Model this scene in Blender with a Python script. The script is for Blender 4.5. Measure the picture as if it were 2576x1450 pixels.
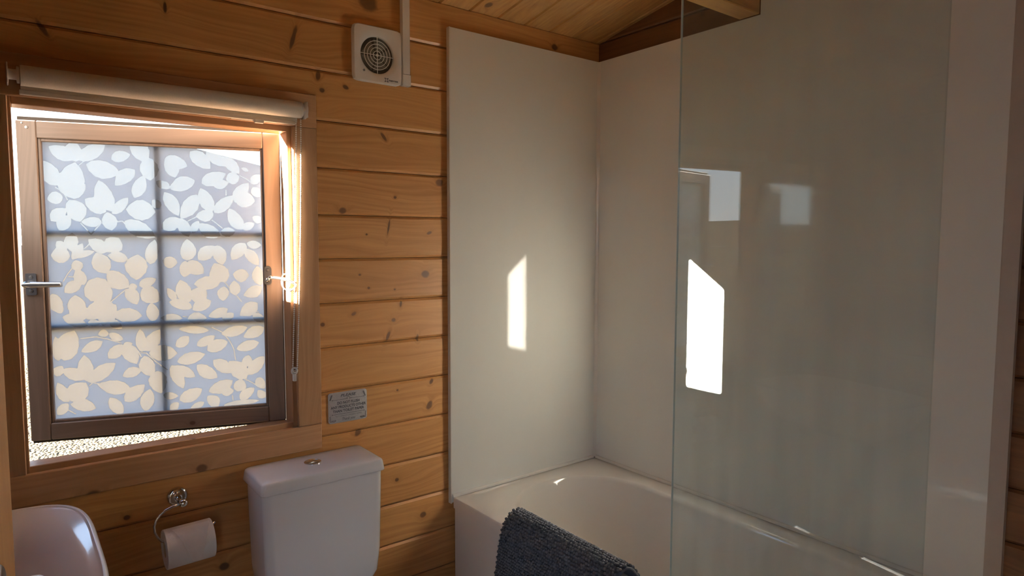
import bpy, bmesh, math, random
from mathutils import Vector, Matrix, geometry
random.seed(7)
scene = bpy.context.scene
C = scene.collection
PI = math.pi
for o in list(bpy.data.objects):
    bpy.data.objects.remove(o)

# ------------------------------------------------------------------ camera
cam_d = bpy.data.cameras.new('camera')
cam = bpy.data.objects.new('camera', cam_d); C.objects.link(cam)
cam_d.sensor_fit = 'HORIZONTAL'; cam_d.sensor_width = 36.0
cam_d.lens = 36.0 * 1643.57 / 2576.0
cam_d.clip_start = 0.02; cam_d.clip_end = 300
yaw, pit, rol = math.radians(37.9233), math.radians(-4.2310), math.radians(0.1381)
fw = Vector((math.sin(yaw)*math.cos(pit), math.cos(yaw)*math.cos(pit), math.sin(pit)))
rt = Vector((math.cos(yaw), -math.sin(yaw), 0)); up = rt.cross(fw)
r2 = rt*math.cos(rol) + up*math.sin(rol); u2 = up*math.cos(rol) - rt*math.sin(rol)
M = Matrix((r2, u2, -fw)).transposed().to_4x4(); M.translation = Vector((0, -1.96, 1.44))
cam.matrix_world = M
scene.camera = cam

# ------------------------------------------------------------------ sky
W_STR = 2.3
world = bpy.data.worlds.new('sky'); scene.world = world; world.use_nodes = True
nt = world.node_tree; nt.nodes.clear()
wo = nt.nodes.new('ShaderNodeOutputWorld'); bg = nt.nodes.new('ShaderNodeBackground')
tc = nt.nodes.new('ShaderNodeTexCoord'); sp = nt.nodes.new('ShaderNodeSeparateXYZ')
rp = nt.nodes.new('ShaderNodeValToRGB')
nt.links.new(tc.outputs['Generated'], sp.inputs[0]); nt.links.new(sp.outputs['Z'], rp.inputs[0])
e = rp.color_ramp.elements
e[0].position = 0.0; e[0].color = (0.80, 0.86, 0.90, 1)
e[1].position = 0.9; e[1].color = (0.20, 0.40, 0.80, 1)
m1 = e.new(0.12); m1.color = (0.66, 0.80, 0.95, 1)
m2 = e.new(0.35); m2.color = (0.42, 0.62, 0.92, 1)
nt.links.new(rp.outputs[0], bg.inputs[0]); bg.inputs[1].default_value = W_STR
nt.links.new(bg.outputs[0], wo.inputs[0])

# ------------------------------------------------------------------ sun
sun_d = bpy.data.lights.new('sun', 'SUN'); sun = bpy.data.objects.new('sun', sun_d); C.objects.link(sun)
sun_dir = Vector((1.0, -0.37, -0.2665)).normalized()
sun.rotation_euler = sun_dir.to_track_quat('-Z', 'Y').to_euler()
sun.location = (-6, 3, 4)
sun_d.energy = 185.0; sun_d.angle = math.radians(0.5); sun_d.color = (1.0, 0.95, 0.86)

# ------------------------------------------------------------------ exposure
scene.view_settings.view_transform = 'Standard'; scene.view_settings.look = 'None'
scene.view_settings.exposure = 1.0; scene.view_settings.gamma = 1.0
scene.view_settings.use_curve_mapping = False
scene.cycles.max_bounces = 12; scene.cycles.diffuse_bounces = 8; scene.cycles.glossy_bounces = 6
scene.cycles.transmission_bounces = 8; scene.cycles.transparent_max_bounces = 16
scene.cycles.sample_clamp_indirect = 8.0

# ------------------------------------------------------------------ materials
def new_mat(name):
    m = bpy.data.materials.new(name); m.use_nodes = True
    nt = m.node_tree; nt.nodes.clear()
    out = nt.nodes.new('ShaderNodeOutputMaterial')
    return m, nt, out
def nd(nt, t, **kw):
    n = nt.nodes.new(t)
    for k, v in kw.items(): setattr(n, k, v)
    return n
def lk(nt, a, b): nt.links.new(a, b)
def mth(nt, op, a, b=None, c=None, clamp=False):
    n = nd(nt, 'ShaderNodeMath', operation=op); n.use_clamp = clamp
    for i, v in enumerate((a, b, c)):
        if v is None: continue
        if isinstance(v, (int, float)): n.inputs[i].default_value = v
        else: lk(nt, v, n.inputs[i])
    return n.outputs[0]
def simple(name, col, rough=0.4, metal=0.0, var=0.04, nscale=30, bump=0.0, bscale=200, coat=0.0, spec=None, stretch=(1,1,1)):
    m, nt, out = new_mat(name)
    p = nd(nt, 'ShaderNodeBsdfPrincipled'); lk(nt, p.outputs[0], out.inputs[0])
    tc = nd(nt, 'ShaderNodeTexCoord'); mp = nd(nt, 'ShaderNodeMapping'); mp.inputs['Scale'].default_value = stretch
    lk(nt, tc.outputs['Object'], mp.inputs[0])
    n = nd(nt, 'ShaderNodeTexNoise'); n.inputs['Scale'].default_value = nscale; n.inputs['Detail'].default_value = 3
    lk(nt, mp.outputs[0], n.inputs['Vector'])
    r = nd(nt, 'ShaderNodeValToRGB'); r.color_ramp.elements[0].position = .3; r.color_ramp.elements[1].position = .7
    r.color_ramp.elements[0].color = (*[c*(1-var) for c in col], 1); r.color_ramp.elements[1].color = (*[min(1, c*(1+var)) for c in col], 1)
    lk(nt, n.outputs['Fac'], r.inputs[0]); lk(nt, r.outputs[0], p.inputs['Base Color'])
    p.inputs['Roughness'].default_value = rough; p.inputs['Metallic'].default_value = metal
    p.inputs['Coat Weight'].default_value = coat; p.inputs['Coat Roughness'].default_value = .05
    if spec is not None: p.inputs['Specular IOR Level'].default_value = spec
    if bump:
        b = nd(nt, 'ShaderNodeBump'); n2 = nd(nt, 'ShaderNodeTexNoise'); n2.inputs['Scale'].default_value = bscale
        lk(nt, mp.outputs[0], n2.inputs['Vector']); lk(nt, n2.outputs['Fac'], b.inputs['Height'])
        b.inputs['Strength'].default_value = bump; b.inputs['Distance'].default_value = .002
        lk(nt, b.outputs[0], p.inputs['Normal'])
    return m
def wood(name, axis, light, dark, knots=(), cell_knots=True, rough=.42, contrast=1.0):
    """pine: streaky grain along `axis`; explicit knots (l, a, r) in world metres or scattered ones"""
    m, nt, out = new_mat(name)
    p = nd(nt, 'ShaderNodeBsdfPrincipled'); lk(nt, p.outputs[0], out.inputs[0])
    tc = nd(nt, 'ShaderNodeTexCoord'); sp = nd(nt, 'ShaderNodeSeparateXYZ'); lk(nt, tc.outputs['Object'], sp.inputs[0])
    oi = nd(nt, 'ShaderNodeObjectInfo')
    L, A, B = {'X': ('X', 'Z', 'Y'), 'Y': ('Y', 'X', 'Z'), 'Z': ('Z', 'X', 'Y'), 'YZ': ('Y', 'Z', 'X')}[axis]
    l0, a0, b0 = sp.outputs[L], sp.outputs[A], sp.outputs[B]
    rnd = oi.outputs['Random']
    l = mth(nt, 'ADD', l0, mth(nt, 'MULTIPLY', rnd, 37.0)); a = mth(nt, 'ADD', a0, mth(nt, 'MULTIPLY', rnd, 5.3))
    # slow wander of the grain
    cv = nd(nt, 'ShaderNodeCombineXYZ'); lk(nt, mth(nt, 'MULTIPLY', l, 1.3), cv.inputs[0]); lk(nt, mth(nt, 'MULTIPLY', a, 5.0), cv.inputs[1]); lk(nt, mth(nt, 'MULTIPLY', b0, 5.0), cv.inputs[2])
    n1 = nd(nt, 'ShaderNodeTexNoise'); n1.inputs['Scale'].default_value = 1.0; n1.inputs['Detail'].default_value = 2.0; lk(nt, cv.outputs[0], n1.inputs['Vector'])
    g = mth(nt, 'ADD', a, mth(nt, 'MULTIPLY', n1.outputs['Fac'], 0.16))
    kmask = None; halo = None
    n3 = nd(nt, 'ShaderNodeTexNoise'); n3.inputs['Scale'].default_value = 38.0; n3.inputs['Detail'].default_value = 1.0; lk(nt, tc.outputs['Object'], n3.inputs['Vector'])
    if knots:
        for kn in knots:
            kl, ka, kr = kn[:3]; asp = kn[3] if len(kn) > 3 else .85; an = math.radians(kn[4]) if len(kn) > 4 else 0
            ul = mth(nt, 'SUBTRACT', l0, kl); ua = mth(nt, 'SUBTRACT', a0, ka)
            if an:
                ca, sa = math.cos(an), math.sin(an)
                ul, ua = mth(nt, 'ADD', mth(nt, 'MULTIPLY', ul, ca), mth(nt, 'MULTIPLY', ua, sa)), mth(nt, 'SUBTRACT', mth(nt, 'MULTIPLY', ua, ca), mth(nt, 'MULTIPLY', ul, sa))
            wob = mth(nt, 'MULTIPLY_ADD', n3.outputs['Fac'], .7, .65)
            dl = mth(nt, 'MULTIPLY', ul, asp/kr); da = mth(nt, 'MULTIPLY', ua, 1.0/kr)
            d = mth(nt, 'SQRT', mth(nt, 'ADD', mth(nt, 'MULTIPLY', dl, dl), mth(nt, 'MULTIPLY', da, da)))
            d = mth(nt, 'MULTIPLY', d, wob); k = mth(nt, 'MULTIPLY_ADD', d, -2.2, 2.7, clamp=True)
            h = mth(nt, 'MULTIPLY_ADD', d, -.28, 1.0, clamp=True)
            kmask = k if kmask is None else mth(nt, 'MAXIMUM', kmask, k)
            halo = h if halo is None else mth(nt, 'MAXIMUM', halo, h)
    elif cell_knots:
        kv = nd(nt, 'ShaderNodeCombineXYZ'); lk(nt, mth(nt, 'MULTIPLY', l, 4.2), kv.inputs[0]); lk(nt, mth(nt, 'MULTIPLY', a, 5.5), kv.inputs[1])
        vo = nd(nt, 'ShaderNodeTexVoronoi'); vo.voronoi_dimensions = '2D'; vo.inputs['Scale'].default_value = 1.0; lk(nt, kv.outputs[0], vo.inputs['Vector'])
        cs = nd(nt, 'ShaderNodeSeparateColor'); lk(nt, vo.outputs['Color'], cs.inputs[0])
        on = mth(nt, 'GREATER_THAN', cs.outputs[0], .62)
        sz = mth(nt, 'MULTIPLY_ADD', cs.outputs[1], 18.0, 14.0)
        d = mth(nt, 'MULTIPLY', vo.outputs['Distance'], sz)
        kmask = mth(nt, 'MULTIPLY', mth(nt, 'MULTIPLY_ADD', d, -2.2, 2.7, clamp=True), on)
        halo = mth(nt, 'MULTIPLY', mth(nt, 'MULTIPLY_ADD', d, -.28, 1.0, clamp=True), on)
    if halo is not None:
        g = mth(nt, 'ADD', g, mth(nt, 'MULTIPLY', mth(nt, 'MULTIPLY', halo, halo), .035))
    # growth rings and fibre
    ring = mth(nt, 'MULTIPLY_ADD', mth(nt, 'SINE', mth(nt, 'MULTIPLY', g, 330.0)), .5, .5)
    cv2 = nd(nt, 'ShaderNodeCombineXYZ'); lk(nt, mth(nt, 'MULTIPLY', l, 2.2), cv2.inputs[0]); lk(nt, mth(nt, 'MULTIPLY', g, 75.0), cv2.inputs[1]); lk(nt, mth(nt, 'MULTIPLY', b0, 60.0), cv2.inputs[2])
    n2 = nd(nt, 'ShaderNodeTexNoise'); n2.inputs['Scale'].default_value = 1.0; n2.inputs['Detail'].default_value = 4.0; n2.inputs['Roughness'].default_value = .6; lk(nt, cv2.outputs[0], n2.inputs['Vector'])
    f = mth(nt, 'ADD', mth(nt, 'MULTIPLY', mth(nt, 'MULTIPLY', ring, ring), mth(nt, 'MULTIPLY', n1.outputs['Fac'], .16)), mth(nt, 'MULTIPLY', n2.outputs['Fac'], .95))
    f = mth(nt, 'ADD', f, mth(nt, 'MULTIPLY_ADD', n1.outputs['Fac'], .35, -.175))
    r = nd(nt, 'ShaderNodeValToRGB'); r.color_ramp.elements[0].position = .5-.22/contrast; r.color_ramp.elements[1].position = .58+.25/contrast
    r.color_ramp.elements[0].color = (*light, 1); r.color_ramp.elements[1].color = (*dark, 1)
    lk(nt, f, r.inputs[0])
    col = r.outputs[0]
    if kmask is not None:
        mx = nd(nt, 'ShaderNodeMix'); mx.data_type = 'RGBA'; lk(nt, mth(nt, 'MULTIPLY', mth(nt, 'MULTIPLY', halo, halo), .55), mx.inputs['Factor'])
        lk(nt, col, mx.inputs['A']); mx.inputs['B'].default_value = (dark[0]*.75, dark[1]*.6, dark[2]*.5, 1); col = mx.outputs['Result']
        mx = nd(nt, 'ShaderNodeMix'); mx.data_type = 'RGBA'; lk(nt, mth(nt, 'MULTIPLY', kmask, .85), mx.inputs['Factor'])
        lk(nt, col, mx.inputs['A']); mx.inputs['B'].default_value = (.080, .034, .015, 1); col = mx.outputs['Result']
    # plank to plank tone
    hs = nd(nt, 'ShaderNodeHueSaturation'); lk(nt, mth(nt, 'MULTIPLY_ADD', rnd, .22, .88), hs.inputs['Value']); lk(nt, col, hs.inputs['Color'])
    lk(nt, hs.outputs[0], p.inputs['Base Color'])
    p.inputs['Roughness'].default_value = rough
    b = nd(nt, 'ShaderNodeBump'); lk(nt, n2.outputs['Fac'], b.inputs['Height']); b.inputs['Strength'].default_value = .12; b.inputs['Distance'].default_value = .001
    lk(nt, b.outputs[0], p.inputs['Normal'])
    return m

HONEY_L, HONEY_D = (.56, .285, .098), (.34, .142, .040)
KN = [(1.148,1.321,.013),(1.206,1.637,.012),(.851,1.530,.010),(1.024,1.171,.0065),(1.003,1.118,.006,.36,68),(.996,1.773,.006,.4,-50),(1.160,.859,.010,.6,60),
      (1.169,.943,.006,.6,60),(.946,2.189,.026),(.905,1.326,.0035),(.936,1.282,.0035),(1.030,1.273,.003),(1.035,1.579,.0045),(.931,1.456,.003),
      (1.165,1.463,.005,.5,20),(1.052,1.223,.004,.4,85),(.883,1.201,.005,.6,30),(.778,1.174,.006),(.890,.809,.008,.6,40),(1.010,1.480,.0035,.14,80),(.705,2.033,.006,.16,74),
      (.779,1.936,.007,.5,85),(.791,1.893,.007),(.868,1.913,.006,.6,-20),(.098,1.944,.006,.3,-60),(.366,2.049,.004,.3,90),(1.735,2.191,.012),(1.036,.930,.0035),(1.115,1.103,.005,.4,90),
      (.40,.60,.010),(.23,.70,.006),(1.03,.62,.006),(.47,.49,.011),(1.13,.47,.010)]
M_WALL = wood('honey_pine_knotty', 'X', HONEY_L, HONEY_D, KN)
M_WALLX = wood('honey_pine_across', 'X', HONEY_L, HONEY_D)
M_WALLY = wood('honey_pine_shaded', 'YZ', (.19, .078, .027), (.11, .042, .013))  # honey pine darkened: the right wall's shade is put into the colour
M_CEIL = wood('ceiling_pine', 'Y', (.54, .30, .10), (.33, .15, .042))
M_BEAM = wood('beam_pine', 'X', (.62, .330, .100), (.42, .190, .045), cell_knots=False)
M_JX = wood('window_pine_across', 'X', (.42, .235, .120), (.28, .138, .060))
M_JZ = wood('window_pine_upright', 'Z', (.42, .235, .120), (.28, .138, .060))
M_SX = wood('sash_pine_across', 'X', (.235, .172, .132), (.165, .115, .085))  # sash pine greyed, veiling glare from the window put into its colour
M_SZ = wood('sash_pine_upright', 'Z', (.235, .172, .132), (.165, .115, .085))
M_DOOR = wood('door_pine', 'Z', (.62, .320, .095), (.42, .180, .042))
M_BLOCKER = wood('blocker_board', 'YZ', (.30, .20, .11), (.18, .11, .055))
M_FLOOR = wood('floor_board', 'Y', (.36, .25, .15), (.24, .15, .085))
M_PANEL = simple('gloss_panel', (.80, .785, .715), rough=.06, var=.012, nscale=6, bump=.05, bscale=14, stretch=(1, 1, .12))
M_TRIM = simple('panel_trim', (.72, .68, .60), rough=.3, var=.02)
M_TRIMD = simple('panel_end_trim', (.50, .42, .34), rough=.4, var=.03)
M_SEAL = simple('white_seal', (.80, .76, .68), rough=.25, var=.02)
M_ACR = simple('bath_acrylic', (.78, .73, .66), rough=.08, var=.012, nscale=4, coat=.3)
M_CER = simple('white_ceramic', (.80, .79, .79), rough=.10, var=.01, nscale=5, coat=.4)
M_CHROME = simple('chrome', (.72, .72, .72), rough=.10, metal=1.0, var=.03)
M_STEEL = simple('satin_steel', (.55, .56, .58), rough=.28, metal=1.0, var=.05)
M_SILVER = simple('bright_plated_steel', (.80, .78, .72), rough=.22, metal=1.0, var=.05)
M_DARKM = simple('dark_steel', (.16, .15, .14), rough=.35, metal=.8, var=.05)
M_SCREW = simple('screw_head', (.30, .29, .28), rough=.4, metal=1.0, var=.1)
M_PLAST = simple('white_plastic', (.80, .78, .74), rough=.35, var=.015)
M_PLASTC = simple('pale_plastic', (.62, .61, .58), rough=.3, var=.02)
M_BLIND = simple('blind_fabric', (.66, .61, .52), rough=.85, var=.05, nscale=400, bump=.2, bscale=900)
M_BLINDB = simple('blind_bar', (.60, .53, .44), rough=.5, var=.03)
M_PAPER = simple('tissue_paper', (.76, .72, .68), rough=.95, var=.02, nscale=60, bump=.25, bscale=500)
M_FOLD = simple('folded_tissue_lit', (.90, .87, .84), rough=.95, var=.02, nscale=60, bump=.2, bscale=500)  # same tissue as the roll, whitened to paint the fold brighter
M_CARD = simple('cardboard', (.42, .30, .18), rough=.9, var=.06)
M_DARK = simple('dark_cavity', (.07, .06, .045), rough=.8, var=.1)
M_FAND = simple('fan_blade', (.16, .14, .11), rough=.5, var=.1)
M_SIGN = simple('brushed_sign_plate', (.52, .51, .51), rough=.38, metal=.35, var=.08, nscale=220, bump=.05, bscale=600)
M_INK = simple('dark_ink', (.030, .030, .045), rough=.6, var=.05)
M_INKG = simple('grey_ink', (.13, .125, .14), rough=.6, var=.05)
M_MAT = simple('charcoal_chenille', (.078, .083, .098), rough=.9, var=.25, nscale=60, bump=.3, bscale=700)
M_HEM = simple('charcoal_hem', (.09, .096, .115), rough=.9, var=.1, nscale=200)
M_CLAD = simple('outer_cladding', (.040, .032, .025), rough=.8, var=.1)
M_PLASTER = simple('fill_hall_plaster', (.75, .76, .76), rough=.9, var=.03)  # white chosen to spread fill light through the added hall
M_EDGE = simple('polished_glass_edge', (.70, .76, .73), rough=.2, var=.03)
M_BAR = simple('dark_glazing_bar', (.035, .042, .055), rough=.5, var=.1)
M_LEAFG = simple('evergreen_foliage', (.035, .060, .028), rough=.85, var=.5, nscale=9)
M_BARK = simple('bark', (.10, .07, .045), rough=.9, var=.3)

def glass_mat(name, tint, haze=0.0, rough=0.0):
    m, nt, out = new_mat(name)
    tr = nd(nt, 'ShaderNodeBsdfTransparent'); tr.inputs[0].default_value = (*tint, 1)
    gl = nd(nt, 'ShaderNodeBsdfGlossy'); gl.inputs['Roughness'].default_value = rough
    fr = nd(nt, 'ShaderNodeFresnel'); ge = nd(nt, 'ShaderNodeNewGeometry')
    lk(nt, mth(nt, 'MULTIPLY_ADD', ge.outputs['Backfacing'], 1/1.5-1.5, 1.5), fr.inputs[0])   # the same air-to-glass Fresnel from both sides
    mx = nd(nt, 'ShaderNodeMixShader'); lk(nt, fr.outputs[0], mx.inputs[0]); lk(nt, tr.outputs[0], mx.inputs[1]); lk(nt, gl.outputs[0], mx.inputs[2])
    last = mx.outputs[0]
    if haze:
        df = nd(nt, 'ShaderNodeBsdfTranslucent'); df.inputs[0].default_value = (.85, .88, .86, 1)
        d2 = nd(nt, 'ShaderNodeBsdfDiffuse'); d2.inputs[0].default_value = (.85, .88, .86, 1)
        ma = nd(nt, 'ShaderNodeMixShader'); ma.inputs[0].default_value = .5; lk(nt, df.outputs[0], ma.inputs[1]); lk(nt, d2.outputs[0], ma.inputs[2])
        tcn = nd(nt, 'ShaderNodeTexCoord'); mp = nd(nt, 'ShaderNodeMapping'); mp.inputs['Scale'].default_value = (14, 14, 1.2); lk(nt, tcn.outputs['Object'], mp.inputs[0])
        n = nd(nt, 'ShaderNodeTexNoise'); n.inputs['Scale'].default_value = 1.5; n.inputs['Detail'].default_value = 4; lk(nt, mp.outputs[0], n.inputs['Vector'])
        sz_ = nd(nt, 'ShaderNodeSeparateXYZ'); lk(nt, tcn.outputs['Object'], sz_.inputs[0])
        low = mth(nt, 'MULTIPLY_ADD', sz_.outputs['Z'], -.62, 1.0, clamp=True)      # limescale haze; its gain low down paints in the paler light there
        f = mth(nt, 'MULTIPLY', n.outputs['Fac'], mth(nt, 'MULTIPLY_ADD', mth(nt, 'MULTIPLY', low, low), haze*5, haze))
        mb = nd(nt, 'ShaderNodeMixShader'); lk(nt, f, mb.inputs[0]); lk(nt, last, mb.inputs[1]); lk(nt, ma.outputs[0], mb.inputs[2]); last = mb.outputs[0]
    lk(nt, last, out.inputs[0])
    return m
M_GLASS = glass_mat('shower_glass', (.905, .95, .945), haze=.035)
M_PANE = glass_mat('window_glass', (.95, .97, .97))
def film_mat(name, tint, rough, diffuse, dcol):
    m, nt, out = new_mat(name)
    rf = nd(nt, 'ShaderNodeBsdfRefraction'); rf.inputs['Color'].default_value = (*tint, 1); rf.inputs['Roughness'].default_value = rough; rf.inputs['IOR'].default_value = 1.25
    tl = nd(nt, 'ShaderNodeBsdfTranslucent'); tl.inputs[0].default_value = (*dcol, 1)
    df = nd(nt, 'ShaderNodeBsdfDiffuse'); df.inputs[0].default_value = (.55, .57, .60, 1)
    a = nd(nt, 'ShaderNodeMixShader'); a.inputs[0].default_value = .25; lk(nt, tl.outputs[0], a.inputs[1]); lk(nt, df.outputs[0], a.inputs[2])
    b = nd(nt, 'ShaderNodeMixShader'); b.inputs[0].default_value = diffuse; lk(nt, rf.outputs[0], b.inputs[1]); lk(nt, a.outputs[0], b.inputs[2])
    lk(nt, b.outputs[0], out.inputs[0])
    return m
M_FILM = film_mat('frosted_film', (.30, .31, .33), .38, .58, (.84, .88, .93))
M_LEAF = film_mat('leaf_print_film', (.54, .54, .54), .20, .34, (1.0, .97, .91))
def gravel_mat():
    m, nt, out = new_mat('gravel')
    p = nd(nt, 'ShaderNodeBsdfPrincipled'); lk(nt, p.outputs[0], out.inputs[0]); p.inputs['Roughness'].default_value = .9; p.inputs['Specular IOR Level'].default_value = .05
    tc = nd(nt, 'ShaderNodeTexCoord'); v = nd(nt, 'ShaderNodeTexVoronoi'); v.inputs['Scale'].default_value = 42; lk(nt, tc.outputs['Object'], v.inputs['Vector'])
    cs = nd(nt, 'ShaderNodeSeparateColor'); lk(nt, v.outputs['Color'], cs.inputs[0])
    r = nd(nt, 'ShaderNodeValToRGB'); r.color_ramp.elements[0].color = (.018, .013, .007, 1); r.color_ramp.elements[1].color = (.180, .120, .062, 1); r.color_ramp.elements.new(.5).color = (.082, .055, .028, 1)
    lk(nt, cs.outputs[0], r.inputs[0]); lk(nt, r.outputs[0], p.inputs['Base Color'])
    b = nd(nt, 'ShaderNodeBump'); b.invert = True; lk(nt, v.outputs['Distance'], b.inputs['Height']); b.inputs['Distance'].default_value = .02; b.inputs['Strength'].default_value = .9
    lk(nt, b.outputs[0], p.inputs['Normal'])
    return m
M_GRAVEL = gravel_mat()

# ------------------------------------------------------------------ mesh helpers
def origin_of(parent):
    return parent.matrix_world.copy() if parent else Matrix.Identity(4)
def link(name, me, mat, parent=None, smooth=False, local=False):
    """link a mesh given in world metres (or in the parent's frame if local) as ONE object"""
    o = bpy.data.objects.new(name, me); C.objects.link(o)
    if mat: me.materials.append(mat)
    if smooth:
        for f in me.polygons: f.use_smooth = True
    if parent:
        if not local: me.transform(origin_of(parent).inverted())
        o.parent = parent
    return o
def bm_mesh(bm, name):
    bmesh.ops.recalc_face_normals(bm, faces=bm.faces)
    me = bpy.data.meshes.new(name); bm.to_mesh(me); bm.free(); return me
def obj(name, bm, mat, parent=None, smooth=False, local=False):
    return link(name, bm_mesh(bm, name), mat, parent, smooth, local)
def add_box(bm, x0, x1, y0, y1, z0, z1, bev=0.0, seg=1, mtx=None):
    vs = [bm.verts.new((x, y, z)) for x in (x0, x1) for y in (y0, y1) for z in (z0, z1)]
    fs = [bm.faces.new([vs[i] for i in q]) for q in ((0,1,3,2),(4,6,7,5),(0,4,5,1),(2,3,7,6),(0,2,6,4),(1,5,7,3))]
    if bev:
        es = list({e for f in fs for e in f.edges})
        r = bmesh.ops.bevel(bm, geom=es, offset=bev, segments=seg, affect='EDGES', profile=.5)
        vs = list({v for f in r['faces'] for v in f.verts} | {v for v in vs if v.is_valid})
    if mtx is not None: bmesh.ops.transform(bm, matrix=mtx, verts=[v for v in vs if v.is_valid])
def box(name, x0, x1, y0, y1, z0, z1, mat, parent=None, bev=0.0, seg=1, local=False, smooth=False):
    bm = bmesh.new(); add_box(bm, x0, x1, y0, y1, z0, z1, bev, seg)
    return obj(name, bm, mat, parent, smooth, local)
def add_loft(bm, loops, cap0=True, cap1=True):
    rings = [[bm.verts.new(p) for p in lp] for lp in loops]
    n = len(rings[0])
    for a, b in zip(rings, rings[1:]):
        for i in range(n):
            bm.faces.new((a[i], a[(i+1) % n], b[(i+1) % n], b[i]))
    if cap0: bm.faces.new(rings[0])
    if cap1: bm.faces.new(rings[-1])
def rrect(cx, cy, hx, hy, r, z, n=6):
    pts = []
    r = min(r, hx-1e-4, hy-1e-4)
    for qx, qy, a0 in ((1,1,0),(-1,1,90),(-1,-1,180),(1,-1,270)):
        for k in range(n+1):
            a = math.radians(a0 + 90.0*k/n)
            pts.append((cx+qx*(hx-r)+r*math.cos(a), cy+qy*(hy-r)+r*math.sin(a), z))
    return pts
def sellipse(cx, cy, hx, hy, ex, z, n=64):
    pts = []
    for k in range(n):
        a = 2*PI*k/n; c, s = math.cos(a), math.sin(a)
        pts.append((cx+hx*math.copysign(abs(c)**(2/ex), c), cy+hy*math.copysign(abs(s)**(2/ex), s), z))
    return pts
def add_tube(bm, pts, r, seg=10, closed=False, caps=True):
    pts = [Vector(p) for p in pts]; n = len(pts); rings = []; prev = None
    for i, p in enumerate(pts):
        if closed: t = pts[(i+1) % n]-pts[i-1]
        else: t = pts[min(i+1, n-1)]-pts[max(i-1, 0)]
        t.normalize()
        if prev is None:
            ref = Vector((0,0,1)) if abs(t.z) < .9 else Vector((1,0,0)); nrm = t.cross(ref).normalized()
        else:
            nrm = (prev - t*prev.dot(t)).normalized()
        prev = nrm; bn = t.cross(nrm)
        rr = r[i] if isinstance(r, (list, tuple)) else r
        rings.append([bm.verts.new(p + (nrm*math.cos(2*PI*k/seg) + bn*math.sin(2*PI*k/seg))*rr) for k in range(seg)])
    for i in range(n if closed else n-1):
        a, b = rings[i], rings[(i+1) % n]
        for k in range(seg): bm.faces.new((a[k], a[(k+1) % seg], b[(k+1) % seg], b[k]))
    if caps and not closed: bm.faces.new(rings[0]); bm.faces.new(rings[-1])
def tube(name, pts, r, mat, parent=None, seg=10, closed=False, local=False):
    bm = bmesh.new(); add_tube(bm, pts, r, seg, closed)
    return obj(name, bm, mat, parent, True, local)
def add_lathe(bm, prof, c, axis, seg=32):
    """profile (radius, height) spun about axis through c"""
    ax = Vector(axis).normalized(); ref = Vector((0,0,1)) if abs(ax.z) < .9 else Vector((1,0,0))
    u = ax.cross(ref).normalized(); v = ax.cross(u); c = Vector(c)
    rings = []
    for r, h in prof:
        if r < 1e-6: rings.append([bm.verts.new(c+ax*h)])
        else: rings.append([bm.verts.new(c+ax*h+(u*math.cos(2*PI*k/seg)+v*math.sin(2*PI*k/seg))*r) for k in range(seg)])
    for a, b in zip(rings, rings[1:]):
        for k in range(seg):
            q = [a[k % len(a)], a[(k+1) % len(a)], b[(k+1) % len(b)], b[k % len(b)]]
            q = list(dict.fromkeys(q))
            if len(q) > 2: bm.faces.new(q)
def lathe(name, prof, c, axis, mat, parent=None, seg=32, local=False, smooth=True):
    bm = bmesh.new(); add_lathe(bm, prof, c, axis, seg)
    return obj(name, bm, mat, parent, smooth, local)
def add_ico(bm, c, r, sub=1, mtx=None):
    bmesh.ops.create_icosphere(bm, subdivisions=sub, radius=r, matrix=Matrix.Translation(c) @ (mtx or Matrix.Identity(4)))
def shade(o, ang=35):
    me = o.data
    for f in me.polygons: f.use_smooth = True
    if hasattr(me, 'set_sharp_from_angle'): me.set_sharp_from_angle(angle=math.radians(ang))
    return o
def tag(o, label=None, cat=None, group=None, kind=None):
    if label: o['label'] = label
    if cat: o['category'] = cat
    if group: o['group'] = group
    if kind: o['kind'] = kind
    return o
def thing(name, loc, label=None, cat=None, rz=0.0, group=None, kind=None):
    o = bpy.data.objects.new(name, None); C.objects.link(o); o.empty_display_size = .1
    o.location = loc; o.rotation_euler = (0, 0, rz)
    o.matrix_world = Matrix.Translation(loc) @ Matrix.Rotation(rz, 4, 'Z')
    return tag(o, label, cat, group, kind)
def text_mesh(s, size, align='CENTER', shear=0.0, bold=0.0, ext=0.0, sx=1.0, spacing=1.0):
    cu = bpy.data.curves.new('txt', 'FONT'); cu.body = s; cu.size = size; cu.align_x = align; cu.shear = shear; cu.offset = bold; cu.extrude = ext
    cu.space_character = spacing; cu.resolution_u = 3
    t = bpy.data.objects.new('txt', cu); C.objects.link(t)
    bpy.context.view_layer.update()
    me = bpy.data.meshes.new_from_object(t.evaluated_get(bpy.context.evaluated_depsgraph_get()))
    bpy.data.objects.remove(t); bpy.data.curves.remove(cu)
    if sx != 1.0: me.transform(Matrix.Scale(sx, 4, (1, 0, 0)))
    return me

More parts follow.
